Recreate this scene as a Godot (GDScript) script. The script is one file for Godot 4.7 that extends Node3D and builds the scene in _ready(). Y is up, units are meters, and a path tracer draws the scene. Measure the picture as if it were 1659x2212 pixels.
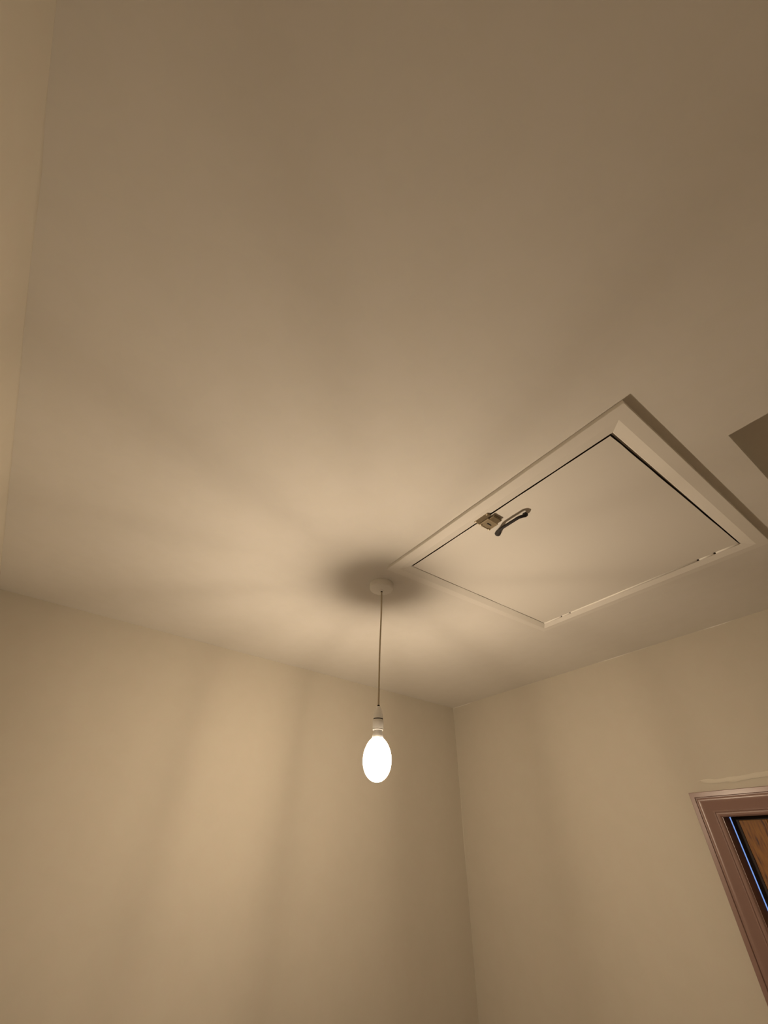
extends Node3D
# Corner of a small room seen from below: plain ceiling with a loft hatch, a bare pendant bulb, cream walls and the corner of a brown door frame.
# World: camera at the origin, y up. All positions are written in units of the ceiling's height above the camera and multiplied by S (metres).

const S := 0.9
const WALL_R := 2.598     # wall_right, facing -x
const WALL_B := -2.566    # wall_back, facing +z
const WALL_L := -0.418    # wall_left, facing +x
const WALL_F := 0.75      # wall_front, behind the camera, facing -z
const FLOOR := -1.99

var bump := FastNoiseLite.new()

func _ready() -> void:
	# ---------- camera
	var cam := Camera3D.new()
	cam.name = "camera"
	cam.fov = 100.65656
	cam.near = 0.02
	cam.far = 60.0
	cam.transform = Transform3D(Basis(Vector3(0.799238, 0.018746, 0.600722), Vector3(-0.398641, 0.764542, 0.506519), Vector3(-0.449782, -0.644301, 0.618524)), Vector3.ZERO)
	add_child(cam)
	cam.current = true
	# ---------- environment: the evening sky outside, seen only through the gap of the door
	var env := Environment.new()
	env.background_mode = Environment.BG_COLOR
	env.background_color = Color(0.49, 0.63, 0.90)
	env.background_energy_multiplier = 1.0
	env.tonemap_mode = Environment.TONE_MAPPER_LINEAR
	env.tonemap_exposure = 1.0
	env.sdfgi_enabled = true
	env.ssao_enabled = true
	env.ssil_enabled = true
	var we := WorldEnvironment.new()
	we.name = "world_environment"
	we.environment = env
	add_child(we)
	# ---------- the place
	bump.seed = 7
	bump.frequency = 1.0
	bump.fractal_octaves = 2
	make_materials()
	build_shell()
	build_door()
	build_hatch()
	build_pendant(2360.0, 0.53)

# ============================================================ materials
var M := {}

func mat(called: String, c: Color, rough := 0.8, metal := 0.0) -> StandardMaterial3D:
	var m := StandardMaterial3D.new()
	m.resource_name = called
	m.albedo_color = c
	m.roughness = rough
	m.metallic = metal
	M[called] = m
	return m

func noise_tex(sd: int, freq: float, size: int, ramp: Array = [], octaves := 4) -> ImageTexture:
	var n := FastNoiseLite.new()
	n.seed = sd
	n.frequency = freq
	n.fractal_octaves = octaves
	var im: Image = n.get_seamless_image(size, size)
	if ramp.size():
		var g := Gradient.new()
		g.offsets = PackedFloat32Array(ramp[0])
		g.colors = PackedColorArray(ramp[1])
		var o := Image.create(size, size, false, Image.FORMAT_RGB8)
		for y in size:
			for x in size:
				o.set_pixel(x, y, g.sample(im.get_pixel(x, y).r))
		return ImageTexture.create_from_image(o)
	im.convert(Image.FORMAT_L8)
	return ImageTexture.create_from_image(im)

func paint(called: String, c: Color, rough: float, sd: int, relief: float) -> void:
	# emulsion on plaster: faint blotches in tone and a fine roller stipple
	var m := mat(called, Color.WHITE, rough)
	var a := Color(c.r * 0.992, c.g * 0.991, c.b * 0.988)
	m.albedo_texture = noise_tex(sd, 0.02, 512, [[0.0, 0.3, 0.7, 1.0], [a, a.lerp(c, 0.4), c, c]], 5)
	m.heightmap_enabled = true
	m.heightmap_texture = noise_tex(sd + 50, 0.09, 512, [], 3)
	m.heightmap_scale = relief
	m.uv1_triplanar = true
	m.uv1_world_triplanar = true
	m.uv1_scale = Vector3(0.9, 0.9, 0.9)
	m.metallic_specular = 0.3

func make_materials() -> void:
	paint("ceiling_paint", Color(0.90, 0.885, 0.86), 0.95, 3, 0.006)
	paint("wall_paint", Color(0.775, 0.746, 0.692), 0.9, 9, 0.008)
	mat("filler", Color(0.815, 0.788, 0.732), 0.8)
	mat("white_gloss", Color(0.91, 0.895, 0.87), 0.45)
	mat("floor_carpet", Color(0.42, 0.34, 0.27), 1.0)
	mat("loft_timber_gap_shade", Color(0.16, 0.12, 0.09), 0.95)  # loft boards, also the shade painted into hatch gaps and hinge notches
	mat("brown_gloss", Color(0.54, 0.43, 0.395), 0.3)
	mat("leaf_edge_shade", Color(0.17, 0.12, 0.105), 0.7)  # near-black, painted shadow along the edge of the door leaf
	mat("steel", Color(0.80, 0.75, 0.66), 0.4, 1.0)
	mat("dark_steel", Color(0.66, 0.61, 0.52), 0.36, 1.0)
	mat("steel_bright", Color(0.92, 0.88, 0.80), 0.3, 1.0)
	mat("keyhole_black", Color(0.03, 0.025, 0.02), 0.8)
	mat("black_iron", Color(0.10, 0.075, 0.078), 0.7)
	mat("white_plastic", Color(0.93, 0.92, 0.90), 0.4)
	mat("painted_shade", Color(0.10, 0.09, 0.085), 0.8)  # shade painted into the holder groove and the cord holes
	mat("cord_cloth", Color(0.74, 0.69, 0.60), 0.9)
	# pine: long streaks of grain down the board
	var p := mat("pine", Color(0.97, 0.90, 0.78), 0.6)
	p.albedo_texture = noise_tex(21, 0.03, 512, [[0.0, 0.16, 0.25, 0.48, 0.7, 1.0], [Color(0.25, 0.13, 0.03), Color(0.32, 0.18, 0.045), Color(0.48, 0.315, 0.09), Color(0.56, 0.39, 0.125), Color(0.60, 0.43, 0.15), Color(0.53, 0.345, 0.10)]], 4)
	p.uv1_triplanar = true
	p.uv1_scale = Vector3(5.0, 0.7, 5.0)

# ============================================================ mesh helpers
func begin() -> SurfaceTool:
	var st := SurfaceTool.new()
	st.begin(Mesh.PRIMITIVE_TRIANGLES)
	return st

func quad(st: SurfaceTool, a: Vector3, b: Vector3, c: Vector3, d: Vector3, n: Vector3) -> void:
	# front faces run clockwise as seen from the side n points to
	if (b - a).cross(c - a).dot(n) > 0.0 or (c - a).cross(d - a).dot(n) > 0.0:
		var t := b
		b = d
		d = t
	for p in [a, b, c, a, c, d]:
		st.add_vertex(p)

func box(st: SurfaceTool, lo: Vector3, hi: Vector3, r := 0.0) -> void:
	# a box in metres, edges chamfered by r
	if r <= 0.0:
		for ax in 3:
			for s in [0, 1]:
				var n := Vector3.ZERO
				n[ax] = 1.0 if s else -1.0
				var q := []
				for k in [[0, 0], [1, 0], [1, 1], [0, 1]]:
					var v := Vector3.ZERO
					v[ax] = hi[ax] if s else lo[ax]
					v[(ax + 1) % 3] = hi[(ax + 1) % 3] if k[0] else lo[(ax + 1) % 3]
					v[(ax + 2) % 3] = hi[(ax + 2) % 3] if k[1] else lo[(ax + 2) % 3]
					q.append(v)
				quad(st, q[0], q[1], q[2], q[3], n)
		return
	var pts := {}
	# three points at each corner, one on each face
	for i in 8:
		var sgn := Vector3(1 if i & 1 else -1, 1 if i & 2 else -1, 1 if i & 4 else -1)
		for ax in 3:
			var v := Vector3.ZERO
			for k in 3:
				var e: float = hi[k] if sgn[k] > 0 else lo[k]
				v[k] = e if k == ax else e - sgn[k] * r
			pts[[i, ax]] = v
	for ax in 3:
		var b1 := 1 << ((ax + 1) % 3)
		var b2 := 1 << ((ax + 2) % 3)
		var b0 := 1 << ax
		for s in [0, 1]:
			var n := Vector3.ZERO
			n[ax] = 1.0 if s else -1.0
			var o: int = b0 if s else 0
			quad(st, pts[[o, ax]], pts[[o | b1, ax]], pts[[o | b1 | b2, ax]], pts[[o | b2, ax]], n)
		# the four edges that run along ax
		for s1 in [0, 1]:
			for s2 in [0, 1]:
				var o: int = (b1 if s1 else 0) | (b2 if s2 else 0)
				var n := Vector3.ZERO
				n[(ax + 1) % 3] = 1.0 if s1 else -1.0
				n[(ax + 2) % 3] = 1.0 if s2 else -1.0
				quad(st, pts[[o, (ax + 1) % 3]], pts[[o | b0, (ax + 1) % 3]], pts[[o | b0, (ax + 2) % 3]], pts[[o, (ax + 2) % 3]], n)
	for i in 8:
		var n := Vector3(1 if i & 1 else -1, 1 if i & 2 else -1, 1 if i & 4 else -1)
		var a: Vector3 = pts[[i, 0]]
		var b: Vector3 = pts[[i, 1]]
		var c: Vector3 = pts[[i, 2]]
		if (b - a).cross(c - a).dot(n) > 0.0:
			var t := b
			b = c
			c = t
		for p in [a, b, c]:
			st.add_vertex(p)

func lathe(st: SurfaceTool, prof: Array, at: Vector3, seg := 40) -> void:
	# prof: [radius, y] in metres from top to bottom, turned round the upright axis through at
	st.set_smooth_group(0)
	for i in prof.size() - 1:
		for k in seg:
			var a0 := TAU * k / seg
			var a1 := TAU * (k + 1) / seg
			var q := []
			for e in [[i, a0], [i, a1], [i + 1, a1], [i + 1, a0]]:
				var r: float = prof[e[0]][0]
				q.append(at + Vector3(cos(e[1]) * r, prof[e[0]][1], sin(e[1]) * r))
			var am := (a0 + a1) / 2
			var dy: float = prof[i + 1][1] - prof[i][1]
			var dr: float = prof[i + 1][0] - prof[i][0]
			var n := Vector3(cos(am) * -dy, dr, sin(am) * -dy)
			if q[0].is_equal_approx(q[1]):
				tri(st, q[0], q[2], q[3], n)
			elif q[2].is_equal_approx(q[3]):
				tri(st, q[0], q[1], q[2], n)
			else:
				quad(st, q[0], q[1], q[2], q[3], n)

func tri(st: SurfaceTool, a: Vector3, b: Vector3, c: Vector3, n: Vector3) -> void:
	if (b - a).cross(c - a).dot(n) > 0.0:
		var t := b
		b = c
		c = t
	for p in [a, b, c]:
		st.add_vertex(p)

func tube(st: SurfaceTool, path: Array, radii: Array, seg := 12, flat := 1.0) -> void:
	# a round bar along path; flat < 1 squeezes it towards the vertical
	st.set_smooth_group(0)
	var rings := []
	for i in path.size():
		var d: Vector3 = (path[mini(i + 1, path.size() - 1)] - path[maxi(i - 1, 0)]).normalized()
		var ref := Vector3.UP if absf(d.y) < 0.9 else Vector3.RIGHT
		var s := d.cross(ref).normalized()
		var u := s.cross(d).normalized()
		var ring := []
		for k in seg:
			var a := TAU * k / seg
			ring.append(path[i] + (s * cos(a) + u * sin(a) * flat) * radii[i])
		rings.append(ring)
	for i in path.size() - 1:
		for k in seg:
			var q := [rings[i][k], rings[i][(k + 1) % seg], rings[i + 1][(k + 1) % seg], rings[i + 1][k]]
			quad(st, q[0], q[1], q[2], q[3], (q[0] + q[2]) / 2 - (path[i] + path[i + 1]) / 2)
	for e in [0, path.size() - 1]:
		var n: Vector3 = path[0] - path[1] if e == 0 else path[e] - path[e - 1]
		for k in seg:
			tri(st, path[e], rings[e][k], rings[e][(k + 1) % seg], n)

func put(st: SurfaceTool, called: String, m: String, parent: Node, smooth := false) -> MeshInstance3D:
	if smooth:
		st.index()
	st.generate_normals()
	var o := MeshInstance3D.new()
	o.name = called
	o.mesh = st.commit()
	o.material_override = M[m]
	parent.add_child(o, true)
	return o

func hard(st: SurfaceTool) -> SurfaceTool:
	st.set_smooth_group(-1)
	return st

func thing(called: String, label: String, category: String, at: Vector3) -> Node3D:
	var o := Node3D.new()
	o.name = called
	o.set_meta("label", label)
	o.set_meta("category", category)
	add_child(o)
	o.position = at
	return o

func structure(o: Node, label := "") -> void:
	o.set_meta("kind", "structure")
	if label:
		o.set_meta("label", label)

# ============================================================ the shell
func cuts(lo: float, hi: float, step: float, more: Array) -> Array:
	var c := [lo, hi]
	var n := int(ceil((hi - lo) / step))
	for i in n:
		c.append(lo + (hi - lo) * i / n)
	for m in more:
		c.append(m)
	c.sort()
	var out := []
	for v in c:
		if out.is_empty() or v - out[-1] > 0.0005:
			out.append(v)
	return out

func slab(called: String, o: Vector3, ax: Vector3, la: float, bx: Vector3, lb: float, n: Vector3, thick: float, amp: float, m: String, holes: Array, parent: Node = null) -> MeshInstance3D:
	# a plastered slab: its room side waves by amp; holes are [a0, a1, b0, b1], in metres along ax and bx
	var ca := []
	var cb := []
	for h in holes:
		ca.append_array([h[0], h[1]])
		cb.append_array([h[2], h[3]])
	ca = cuts(0.0, la, 0.06, ca)
	cb = cuts(0.0, lb, 0.06, cb)
	var st := begin()
	var front := func(i: int, j: int) -> Vector3:
		var p: Vector3 = o + ax * ca[i] + bx * cb[j]
		var fade := 1.0
		for h in holes:
			var da := maxf(maxf(h[0] - ca[i], ca[i] - h[1]), 0.0)
			var db := maxf(maxf(h[2] - cb[j], cb[j] - h[3]), 0.0)
			fade = minf(fade, clampf(Vector2(da, db).length() / 0.35, 0.0, 1.0))
		return p + n * amp * fade * bump.get_noise_3d(p.x * 2.2, p.y * 2.2, p.z * 2.2)
	var open := func(i: int, j: int) -> bool:
		if i < 0 or j < 0 or i >= ca.size() - 1 or j >= cb.size() - 1:
			return true
		for h in holes:
			if ca[i] > h[0] - 0.0004 and ca[i + 1] < h[1] + 0.0004 and cb[j] > h[2] - 0.0004 and cb[j + 1] < h[3] + 0.0004:
				return true
		return false
	st.set_smooth_group(0)
	for i in ca.size() - 1:
		for j in cb.size() - 1:
			if not open.call(i, j):
				quad(st, front.call(i, j), front.call(i + 1, j), front.call(i + 1, j + 1), front.call(i, j + 1), n)
	st.set_smooth_group(-1)
	for i in ca.size() - 1:
		for j in cb.size() - 1:
			if open.call(i, j):
				continue
			var p := [front.call(i, j), front.call(i + 1, j), front.call(i + 1, j + 1), front.call(i, j + 1)]
			var q := []
			for k in [[i, j], [i + 1, j], [i + 1, j + 1], [i, j + 1]]:
				q.append(o + ax * ca[k[0]] + bx * cb[k[1]] - n * thick)
			quad(st, q[0], q[1], q[2], q[3], -n)
			var e := [[i, j - 1, 0, 1, -bx], [i + 1, j, 1, 2, ax], [i, j + 1, 2, 3, bx], [i - 1, j, 3, 0, -ax]]
			for k in e:
				if open.call(k[0], k[1]):
					quad(st, p[k[2]], p[k[3]], q[k[3]], q[k[2]], k[4])
	return put(st, called, m, self if parent == null else parent)

func bead(parent: Node, m: String, a: Vector3, b: Vector3, u: Vector3, v: Vector3, r: float) -> void:
	# a hollow fillet along a-b in the corner between the directions u and v, uneven in width
	var st := begin()
	st.set_smooth_group(0)
	var rows := []
	for i in 49:
		var p := a.lerp(b, i / 48.0) - (u + v) * 0.0014
		var w := r * (1.0 + 0.45 * bump.get_noise_3d(p.x * 6.0, p.y * 6.0, p.z * 6.0))
		var row := []
		for k in 7:
			var t := PI / 2 * k / 6.0
			row.append(p + u * w * (1.0 - sin(t)) + v * w * (1.0 - cos(t)))
		rows.append(row)
	for i in 48:
		for k in 6:
			quad(st, rows[i][k], rows[i + 1][k], rows[i + 1][k + 1], rows[i][k + 1], u + v)
	put(st, "caulk_bead", m, parent)

# hatch opening and the raised recess, in S units [x0, x1, z0, z1]
const HOLE := [1.0, 1.9, -1.175, -0.248]
const RECESS := [1.287, 2.35, -0.0505, 0.68]
const RECESS_UP := 0.06

func build_shell() -> void:
	var x0 := (WALL_L - 0.03) * S
	var x1 := (WALL_R + 0.03) * S
	var z0 := (WALL_B - 0.03) * S
	var z1 := (WALL_F + 0.03) * S
	var holes := []
	for h in [HOLE, RECESS]:
		holes.append([h[0] * S - x0, h[1] * S - x0, h[2] * S - z0, h[3] * S - z0])
	var c := slab("ceiling", Vector3(x0, S, z0), Vector3.RIGHT, x1 - x0, Vector3.BACK, z1 - z0, Vector3.DOWN, 0.10, 0.0010, "ceiling_paint", holes)
	structure(c, "plain white painted ceiling")
	# the recess beside the hatch: plastered sides and top above the ceiling
	var st := hard(begin())
	var r := RECESS
	var lo := Vector3(r[0], 1.0, r[2]) * S
	var hi := Vector3(r[1], 1.0 + RECESS_UP, r[3]) * S
	var t := 0.05
	box(st, Vector3(lo.x - t, S + 0.1, lo.z - t), Vector3(lo.x, hi.y + t, hi.z + t))
	box(st, Vector3(hi.x, S + 0.1, lo.z - t), Vector3(hi.x + t, hi.y + t, hi.z + t))
	box(st, Vector3(lo.x, S + 0.1, lo.z - t), Vector3(hi.x, hi.y + t, lo.z))
	box(st, Vector3(lo.x, S + 0.1, hi.z), Vector3(hi.x, hi.y + t, hi.z + t))
	box(st, Vector3(lo.x, hi.y, lo.z), Vector3(hi.x, hi.y + t, hi.z))
	put(st, "recess_lining", "ceiling_paint", c)
	# the loft above the hatch, boarded in dark timber
	st = hard(begin())
	var h := HOLE
	lo = Vector3(h[0] - 0.04, 0, h[2] - 0.04) * S
	hi = Vector3(h[1] + 0.04, 0, h[3] + 0.04) * S
	lo.y = S + 0.1
	hi.y = S + 0.7
	box(st, Vector3(lo.x - t, lo.y, lo.z - t), Vector3(lo.x, hi.y, hi.z + t))
	box(st, Vector3(hi.x, lo.y, lo.z - t), Vector3(hi.x + t, hi.y, hi.z + t))
	box(st, Vector3(lo.x, lo.y, lo.z - t), Vector3(hi.x, hi.y, lo.z))
	box(st, Vector3(lo.x, lo.y, hi.z), Vector3(hi.x, hi.y, hi.z + t))
	box(st, Vector3(lo.x - t, hi.y, lo.z - t), Vector3(hi.x + t, hi.y + t, hi.z + t))
	put(st, "loft_boarding", "loft_timber_gap_shade", c)

	var y0 := (FLOOR - 0.02) * S
	var hgt := (1.02 - (FLOOR - 0.02)) * S
	structure(slab("wall_back", Vector3(x0, y0, WALL_B * S), Vector3.RIGHT, x1 - x0, Vector3.UP, hgt, Vector3.BACK, 0.12, 0.004, "wall_paint", []), "cream painted wall behind the hanging bulb")
	structure(slab("wall_left", Vector3(WALL_L * S, y0, z0), Vector3.BACK, z1 - z0, Vector3.UP, hgt, Vector3.RIGHT, 0.12, 0.002, "wall_paint", []), "cream painted wall at the left edge")
	structure(slab("wall_front", Vector3(x0, y0, WALL_F * S), Vector3.RIGHT, x1 - x0, Vector3.UP, hgt, Vector3.FORWARD, 0.12, 0.006, "wall_paint", []), "cream painted wall behind the camera")
	var dh := [-0.955 * S - z0, -0.095 * S - z0, 0.0, 0.219 * S - y0]
	var wr := slab("wall_right", Vector3(WALL_R * S, y0, z0), Vector3.BACK, z1 - z0, Vector3.UP, hgt, Vector3.LEFT, 0.06, 0.004, "wall_paint", [dh])
	structure(wr, "cream painted wall with the brown door")
	# a ragged ridge of filler above the door frame
	st = begin()
	st.set_smooth_group(0)
	var rid := FastNoiseLite.new()
	rid.seed = 4
	rid.frequency = 9.0
	var rows := []
	for i in 61:
		var z := lerpf(-1.0, -0.35, i / 60.0)
		var yc := 0.345 + 0.004 * rid.get_noise_1d(z) + 0.003 * smoothstep(-0.93, -1.0, z) - 0.004 * smoothstep(-0.96, -0.88, z) + 0.007 * smoothstep(-0.86, -0.72, z)
		var w := (0.0085 + 0.007 * rid.get_noise_1d(z + 9.0)) * smoothstep(-1.0, -0.96, z)
		var row := []
		for k in [[-1.0, 0.0002], [-0.3, 0.0016], [0.3, 0.0016], [1.0, 0.0002]]:
			row.append(Vector3(WALL_R - k[1] - 0.002, yc + w * k[0], z) * S)
		rows.append(row)
	for i in 60:
		for k in 3:
			quad(st, rows[i][k], rows[i + 1][k], rows[i + 1][k + 1], rows[i][k + 1], Vector3.LEFT)
	put(st, "filler_ridge", "filler", wr)
	# beads of caulk where the walls meet the ceiling and each other
	bead(get_node("wall_left"), "wall_paint", Vector3(WALL_L, 1.0, WALL_B) * S, Vector3(WALL_L, 1.0, WALL_F) * S, Vector3.RIGHT, Vector3.DOWN, 0.0075)
	bead(wr, "wall_paint", Vector3(WALL_R, FLOOR, WALL_B) * S, Vector3(WALL_R, 1.0, WALL_B) * S, Vector3.LEFT, Vector3.BACK, 0.005)
	bead(wr, "ceiling_paint", Vector3(WALL_R, 1.0, WALL_B) * S, Vector3(WALL_R, 1.0, WALL_F) * S, Vector3.LEFT, Vector3.DOWN, 0.0035)
	st = hard(begin())
	box(st, Vector3(x0 - 0.12, (FLOOR - 0.1) * S, z0 - 0.12), Vector3(x1 + 0.12, FLOOR * S, z1 + 0.12))
	structure(put(st, "floor", "floor_carpet", self), "carpeted floor")

# ============================================================ door
func build_door() -> void:
	var d := Node3D.new()
	d.name = "door_1"
	structure(d, "pine plank door in a glossy brown moulded frame")
	add_child(d)
	# the frame's moulding: [from the outer edge inwards, out from the wall]
	var prof := [[0.0, -0.004], [0.0, 0.019], [0.002, 0.0215], [0.019, 0.0215], [0.0205, 0.0195], [0.0212, 0.0165], [0.0235, 0.0165], [0.0245, 0.0195], [0.0265, 0.0214], [0.030, 0.0222], [0.034, 0.0222], [0.039, 0.0210], [0.046, 0.0185], [0.054, 0.0155], [0.063, 0.0125], [0.0715, 0.0098], [0.073, 0.0125], [0.075, 0.0135], [0.0775, 0.0130], [0.079, 0.0105], [0.0805, 0.0100], [0.082, 0.0118], [0.086, 0.0122], [0.092, 0.0105], [0.0965, 0.006], [0.097, 0.002], [0.097, -0.004]]
	var za := -1.049
	var zb := -0.0
	var yt := 0.304
	for side in 3:
		var st := begin()
		for i in prof.size() - 1:
			st.set_smooth_group(0 if i > 6 and i < 15 else -1)
			var q := []
			for e in [[i, 0], [i + 1, 0], [i + 1, 1], [i, 1]]:
				var w: float = prof[e[0]][0]
				var x: float = WALL_R - prof[e[0]][1]
				if side == 0:
					q.append(Vector3(x, yt - w if e[1] else FLOOR, za + w) * S)
				elif side == 1:
					q.append(Vector3(x, yt - w, zb - w if e[1] else za + w) * S)
				else:
					q.append(Vector3(x, yt - w if e[1] else FLOOR, zb - w) * S)
			var dw: float = prof[i + 1][0] - prof[i][0]
			var dt: float = prof[i + 1][1] - prof[i][1]
			var inward := [Vector3.BACK, Vector3.DOWN, Vector3.FORWARD][side] as Vector3
			quad(st, q[0], q[1], q[2], q[3], Vector3.LEFT * dw - inward * dt)
		put(st, "architrave", "brown_gloss", d)
	# lining of the opening
	var xa := WALL_R - 0.004
	var xb := WALL_R + 0.067
	for b in [[-0.956, -0.950, FLOOR, 0.218], [-0.102, -0.094, FLOOR, 0.218], [-0.956, -0.094, 0.212, 0.22]]:
		var st := hard(begin())
		box(st, Vector3(xa, b[2], b[0]) * S, Vector3(xb, b[3], b[1]) * S)
		put(st, "jamb", "brown_gloss", d)
	# the leaf stands just behind the lining: strips painted dark for shade, upright pine boards
	var x := xb + 0.004
	var leaf := Node3D.new()
	leaf.name = "door_leaf"
	d.add_child(leaf)
	var st2 := hard(begin())
	box(st2, Vector3(x, FLOOR + 0.01, -0.9466) * S, Vector3(x + 0.04, 0.26, -0.9215) * S)
	put(st2, "shade_strip", "leaf_edge_shade", leaf)
	st2 = hard(begin())
	box(st2, Vector3(x + 0.001, 0.199, -0.9215) * S, Vector3(x + 0.04, 0.26, -0.05) * S)
	put(st2, "shade_strip", "leaf_edge_shade", leaf)
	var z := -0.921
	for i in 8:
		var st := hard(begin())
		box(st, Vector3(x + 0.002, FLOOR + 0.01, z) * S, Vector3(x + 0.036, 0.1985, z + 0.1075) * S, 0.0012)
		put(st, "plank", "pine", leaf)
		z += 0.1085

# ============================================================ loft hatch
func build_hatch() -> void:
	var t := thing("loft_hatch", "white square loft hatch in the ceiling with a moulded frame, latch and black handle", "hatch", Vector3(1.45, 1.0, -0.71) * S)
	var o := -t.position
	# frame: four mitred boards, flat outside and sloping up towards the opening
	var outer := [Vector2(0.929, -1.246), Vector2(0.925, -0.1715), Vector2(1.963, -0.1735), Vector2(1.953, -1.212)]
	var inner := [Vector2(1.003, -1.171), Vector2(1.006, -0.2495), Vector2(1.8985, -0.2500), Vector2(1.893, -1.1595)]
	var prof := [[0.0, -0.006], [0.0, 0.0125], [0.02, 0.0138], [0.52, 0.0138], [0.56, 0.0130], [0.98, 0.0045], [1.0, 0.0035], [1.0, -0.02]]
	var mid := Vector3(1.45, 0, -0.71)
	for s in 4:
		var st := hard(begin())
		for i in prof.size() - 1:
			var steps := 14
			for k in steps:
				var q := []
				for e in [[i, k], [i + 1, k], [i + 1, k + 1], [i, k + 1]]:
					var f := float(e[1]) / steps
					var a: Vector2 = outer[s].lerp(outer[(s + 1) % 4], f)
					var b: Vector2 = inner[s].lerp(inner[(s + 1) % 4], f)
					var p := a.lerp(b, prof[e[0]][0])
					var wob := 0.0012 * bump.get_noise_2d(p.x * 11.0 + s * 5.0, p.y * 11.0) if e[0] < 2 or e[0] > 4 else 0.0
					var dirn := (a - b).normalized() * wob
					q.append(Vector3(p.x + dirn.x, 1.0 - prof[e[0]][1], p.y + dirn.y) * S + o)
				var c: Vector3 = (q[0] + q[2]) / 2 - o
				var out3 := (c - mid * S)
				out3.y = 0
				# outward normal of this strip of the profile
				var dw: float = prof[i + 1][0] - prof[i][0]
				var n := Vector3.DOWN if dw > 0.03 else ((out3.normalized() + Vector3.DOWN * 0.2) if i < 3 else (-out3.normalized() + Vector3.DOWN * 0.2))
				quad(st, q[0], q[1], q[2], q[3], n)
		put(st, "frame_board", "white_gloss", t)
	# lining behind the frame, up into the ceiling
	for b in [[0.999, -1.1755, 1.0045, -0.2475], [1.8985, -1.1755, 1.904, -0.2475], [1.0045, -1.1755, 1.8985, -1.171], [1.0045, -0.2515, 1.8985, -0.2475]]:
		var st := hard(begin())
		box(st, Vector3(b[0], 0.9995, b[1]) * S + o, Vector3(b[2], 1.12, b[3]) * S + o)
		put(st, "lining", "white_gloss", t)
	# stop along the far side, seen in the gap
	var st1 := hard(begin())
	var y := 1.007 * S
	quad(st1, Vector3(1.006 * S, y, -0.2590 * S) + o, Vector3(1.006 * S, y, -0.2500 * S) + o, Vector3(1.89 * S, y, -0.2500 * S) + o, Vector3(1.89 * S, y, -0.2525 * S) + o, Vector3.DOWN)
	quad(st1, Vector3(1.006 * S, y, -0.2590 * S) + o, Vector3(1.89 * S, y, -0.2525 * S) + o, Vector3(1.89 * S, y + 0.02, -0.2525 * S) + o, Vector3(1.006 * S, y + 0.02, -0.2590 * S) + o, Vector3.FORWARD)
	put(st1, "door_stop", "white_gloss", t)
	# the panel, 18 mm board
	var pn := [Vector2(1.0090, -1.1690), Vector2(1.0105, -0.2605), Vector2(1.8945, -0.2545), Vector2(1.8915, -1.1585)]
	var drop := [0.0005, 0.0022, 0.0, 0.0]
	st1 = begin()
	st1.set_smooth_group(-1)
	var rim := []
	var rimt := []
	for s in 4:
		for k in 16:
			var f := k / 16.0
			var p: Vector2 = pn[s].lerp(pn[(s + 1) % 4], f)
			var dr := lerpf(drop[s], drop[(s + 1) % 4], f)
			p += (Vector2(1.45, -0.71) - p).normalized() * 0.0014 * (0.5 + bump.get_noise_2d(p.x * 23.0, p.y * 23.0))
			rim.append(Vector3(p.x, 1.0 - 0.0025 - dr, p.y) * S + o)
			rimt.append(Vector3(p.x, 1.0 + 0.0175, p.y) * S + o)
	var cen := Vector3(1.45, 1.0 - 0.0025 - 0.0007, -0.71) * S + o
	for k in 64:
		var k2 := (k + 1) % 64
		tri(st1, cen, rim[k], rim[k2], Vector3.DOWN)
		tri(st1, cen + Vector3.UP * 0.02, rimt[k], rimt[k2], Vector3.UP)
	var panel := put(st1, "door_panel", "white_gloss", t)
	st1 = hard(begin())  # panel edge coloured dark so the gap around it reads black
	for k in 64:
		quad(st1, rim[k], rim[(k + 1) % 64], rimt[(k + 1) % 64], rimt[k], rim[k] - cen)
	put(st1, "gap_dark_edge", "loft_timber_gap_shade", panel).set_meta("label", "board edge coloured dark for the shade of the gap")
	# painted hinge bead along the hinge side, broken at the ends of the two hinges
	var zs := [-1.1585, -1.0580, -1.0520, -1.0085, -1.0025, -0.4080, -0.4000, -0.3450, -0.3370, -0.2550]
	for i in range(0, 10, 2):
		var st := begin()
		var xx: float = 1.8935 + 0.002 * (zs[i] + 1.16)
		tube(st, [Vector3(xx, 0.9975, zs[i]) * S + o, Vector3(xx, 0.9975, zs[i + 1]) * S + o], [0.0042, 0.0042], 12)
		put(st, "hinge" if i == 2 or i == 6 else "hinge_bead", "white_gloss", t)
	for i in [1, 3, 5, 7]:  # dark blocks stand in for the shaded notches at the hinge ends
		var st := hard(begin())
		box(st, Vector3(1.8885, 0.9950, zs[i] + 0.0004) * S + o, Vector3(1.8985, 1.0010, zs[i + 1] - 0.0004) * S + o, 0.0008)
		put(st, "notch_shade", "loft_timber_gap_shade", t).set_meta("label", "dark block put in for the shaded notch at a hinge end")
	# black pull handle
	var yb := 0.975
	var st3 := begin()
	var pts := [Vector3(1.1160, 0.9966, -0.7885), Vector3(1.1060, 0.9905, -0.7775), Vector3(1.0960, 0.9840, -0.7660), Vector3(1.0840, 0.9765, -0.7530), Vector3(1.0800, yb, -0.7470), Vector3(1.0788, yb, -0.7380), Vector3(1.0785, yb, -0.7000), Vector3(1.0785, yb, -0.6650), Vector3(1.0795, yb, -0.6590), Vector3(1.0850, 0.9765, -0.6500), Vector3(1.0950, 0.9810, -0.6440), Vector3(1.1015, 0.9880, -0.6440), Vector3(1.1020, 0.9966, -0.6500)]
	var rad := [0.0105, 0.0092, 0.0062, 0.0052, 0.0050, 0.0050, 0.0050, 0.0050, 0.0050, 0.0052, 0.0058, 0.0066, 0.0072]
	var path := []
	for p in pts:
		path.append(p * S + o)
	tube(st3, path, rad, 20)
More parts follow.
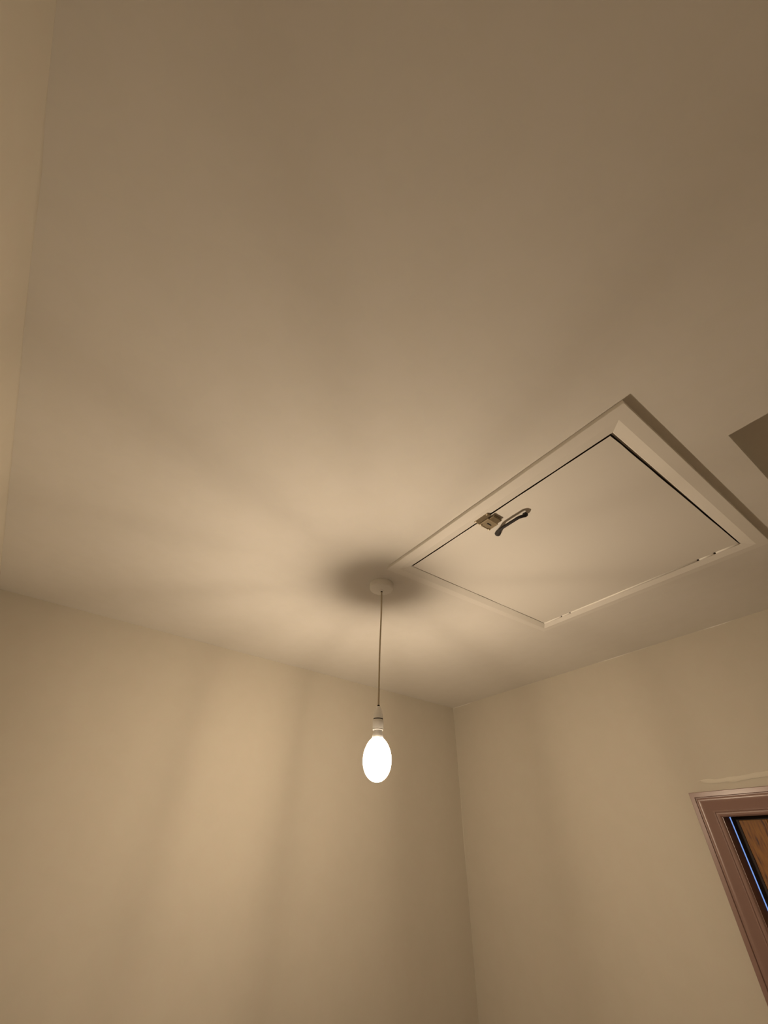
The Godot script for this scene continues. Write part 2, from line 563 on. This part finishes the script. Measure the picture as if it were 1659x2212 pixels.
	put(st3, "handle", "black_iron", panel).set_meta("label", "black iron pull handle")
	# latch: keeper on the frame, square body with a keyhole on the panel, catch block beside it
	var latch := Node3D.new()
	latch.name = "latch"
	latch.set_meta("label", "metal latch with a keyhole")
	t.add_child(latch)
	st3 = hard(begin())
	box(st3, Vector3(0.988, 0.9895, -0.7905) * S + o, Vector3(1.0095, 0.9955, -0.7250) * S + o, 0.001)
	put(st3, "keeper", "dark_steel", latch)
	st3 = hard(begin())
	box(st3, Vector3(1.0110, 0.9885, -0.7890) * S + o, Vector3(1.0660, 0.9970, -0.7425) * S + o, 0.0015)
	var body := put(st3, "body", "steel", latch)
	for b in [[1.0110, 1.0150, -0.7890, -0.7425], [1.0620, 1.0660, -0.7890, -0.7425], [1.0150, 1.0620, -0.7890, -0.7850], [1.0150, 1.0620, -0.7465, -0.7425]]:
		var st := hard(begin())
		box(st, Vector3(b[0], 0.9865, b[2]) * S + o, Vector3(b[1], 0.9890, b[3]) * S + o, 0.0008)
		put(st, "rim", "steel_bright", latch)
	st3 = hard(begin())
	box(st3, Vector3(1.0140, 0.9850, -0.7425) * S + o, Vector3(1.0590, 0.9970, -0.7180) * S + o, 0.0025)
	put(st3, "catch_block", "dark_steel", latch)
	st3 = begin()
	tube(st3, [Vector3(1.0300, 0.9880, -0.7640) * S + o, Vector3(1.0500, 0.9880, -0.7640) * S + o], [0.0026, 0.0018], 8, 0.4)
	put(st3, "keyhole", "keyhole_black", latch)
	for p in [Vector2(0.993, -0.784), Vector2(0.993, -0.731), Vector2(1.062, -0.785), Vector2(1.0165, -0.783)]:
		var st := begin()
		st.set_smooth_group(0)
		var yy: float = (0.9895 if p.x < 1.01 else 0.9868) * S
		lathe(st, [[0.0001, 0.003], [0.0042, 0.0012], [0.0042, -0.0004], [0.003, -0.0018], [0.0, -0.0024]], Vector3(p.x * S, yy, p.y * S) + o, 14)
		put(st, "screw", "steel_bright", latch)

# ============================================================ pendant
func build_pendant(glow: float, lamp: float) -> void:
	var base := Vector3(0.998, 1.0, -1.377) * S
	var t := thing("pendant_light", "bare glowing bulb hanging on a cord from a round white ceiling rose", "pendant light", base)
	var st := begin()
	# ceiling rose
	lathe(st, [[0.0, 0.004], [0.0485, 0.004], [0.0485, -0.006], [0.0480, -0.020], [0.0462, -0.0245], [0.0430, -0.0268], [0.0150, -0.0290], [0.0, -0.0290]], Vector3.ZERO, 56)
	var rose := put(st, "ceiling_rose", "white_plastic", t)
	st = begin()
	lathe(st, [[0.0085, -0.028], [0.0080, -0.0315], [0.0045, -0.0345], [0.0, -0.0345]], Vector3.ZERO, 24)
	put(st, "cord_grip", "white_plastic", rose)
	# cord, hanging slightly out of straight
	var path := []
	var rad := []
	for i in 25:
		var f := i / 24.0
		var yy := lerpf(-0.033, -0.530 * S, f)
		path.append(Vector3(0.0016 * sin(f * 7.0) * (1.0 - f), yy, 0.0012 * sin(f * 5.0 + 1.0) * (1.0 - f)))
		rad.append(0.0031)
	st = begin()
	tube(st, path, rad, 10)
	put(st, "cord", "cord_cloth", t)
	st = begin()  # dark plugs painted in for the shaded holes where the cord passes
	lathe(st, [[0.0, -0.034], [0.0040, -0.034], [0.0040, -0.0375], [0.0, -0.0375]], path[0] * Vector3(1, 0, 1), 16)
	put(st, "cord_hole_shade", "painted_shade", t)
	st = begin()
	lathe(st, [[0.0, -0.4715], [0.0040, -0.4715], [0.0040, -0.4765], [0.0, -0.4765]], Vector3.ZERO, 16)
	put(st, "cord_hole_shade", "painted_shade", t)
	# lamp holder
	var h := Node3D.new()
	h.name = "lamp_holder"
	t.add_child(h)
	st = begin()
	lathe(st, [[0.0, -0.4755], [0.0055, -0.4758], [0.0082, -0.4785], [0.0118, -0.485], [0.0146, -0.494], [0.0162, -0.504], [0.0168, -0.5135], [0.0164, -0.5146], [0.0, -0.5146]], Vector3.ZERO, 40)
	put(st, "cap", "white_plastic", h)
	st = begin()  # dark ring painted in as the shade of the groove
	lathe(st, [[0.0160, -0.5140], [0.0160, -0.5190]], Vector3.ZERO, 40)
	put(st, "groove_shade", "painted_shade", h)
	st = begin()
	lathe(st, [[0.0, -0.5180], [0.0172, -0.5180], [0.0178, -0.5192], [0.0180, -0.5260], [0.0178, -0.5440], [0.0174, -0.5455], [0.0, -0.5455]], Vector3.ZERO, 40)
	put(st, "skirt", "white_plastic", h)
	st = begin()
	lathe(st, [[0.0, -0.5465], [0.0176, -0.5465], [0.0178, -0.5485], [0.0168, -0.5500], [0.0, -0.5500]], Vector3.ZERO, 40)
	put(st, "shade_ring", "white_plastic", h)
	# bulb with six upright filaments
	var b := Node3D.new()
	b.name = "bulb"
	t.add_child(b)
	st = begin()
	lathe(st, [[0.0, -0.549], [0.0135, -0.549], [0.0142, -0.556], [0.0180, -0.566], [0.0188, -0.572], [0.0180, -0.5735], [0.0, -0.5735]], Vector3.ZERO, 36)
	put(st, "collar", "white_plastic", b)
	var top := -0.5745
	var low := -0.6955
	var gp := []
	for i in 29:
		var f := i / 28.0
		# egg: from the neck to the round end
		var a := lerpf(0.45, PI, f)
		var rr := 0.0452 * sin(a) * (1.0 - 0.06 * cos(a))
		gp.append([maxf(rr, 0.0), lerpf(top, low, (cos(0.45) - cos(a)) / (cos(0.45) + 1.0))])
	st = begin()
	lathe(st, gp, Vector3.ZERO, 48)
	var g := mat("bulb_glass", Color(1.0, 0.98, 0.94, 0.5), 0.1)
	g.transparency = BaseMaterial3D.TRANSPARENCY_ALPHA
	g.emission_enabled = true
	g.emission = Color(1.0, 0.985, 0.95)
	g.emission_energy_multiplier = 6.0
	put(st, "glass_envelope", "bulb_glass", b)
	var fm := mat("filament_glow", Color(0.9, 0.8, 0.5), 0.6)
	fm.emission_enabled = true
	fm.emission = Color(1.0, 0.79, 0.56).linear_to_srgb()
	fm.emission_energy_multiplier = glow
	for k in 6:
		var a := deg_to_rad(17.0 + 60.0 * k)
		var c := Vector3(cos(a), 0, -sin(a)) * 0.0125
		st = begin()
		tube(st, [c + Vector3(0, -0.578, 0), c + Vector3(0, -0.615, 0)], [0.0012, 0.0012], 8)
		put(st, "filament", "filament_glow", b)
	# the same light as a lamp in the middle of the bulb
	var l := OmniLight3D.new()
	l.name = "bulb_light"
	l.light_color = Color(1.0, 0.79, 0.56).linear_to_srgb()
	l.light_energy = lamp
	l.light_size = 0.0125
	l.omni_range = 12.0
	l.omni_attenuation = 2.0
	l.shadow_enabled = true
	l.position = Vector3(0, -0.600, 0)
	b.add_child(l)
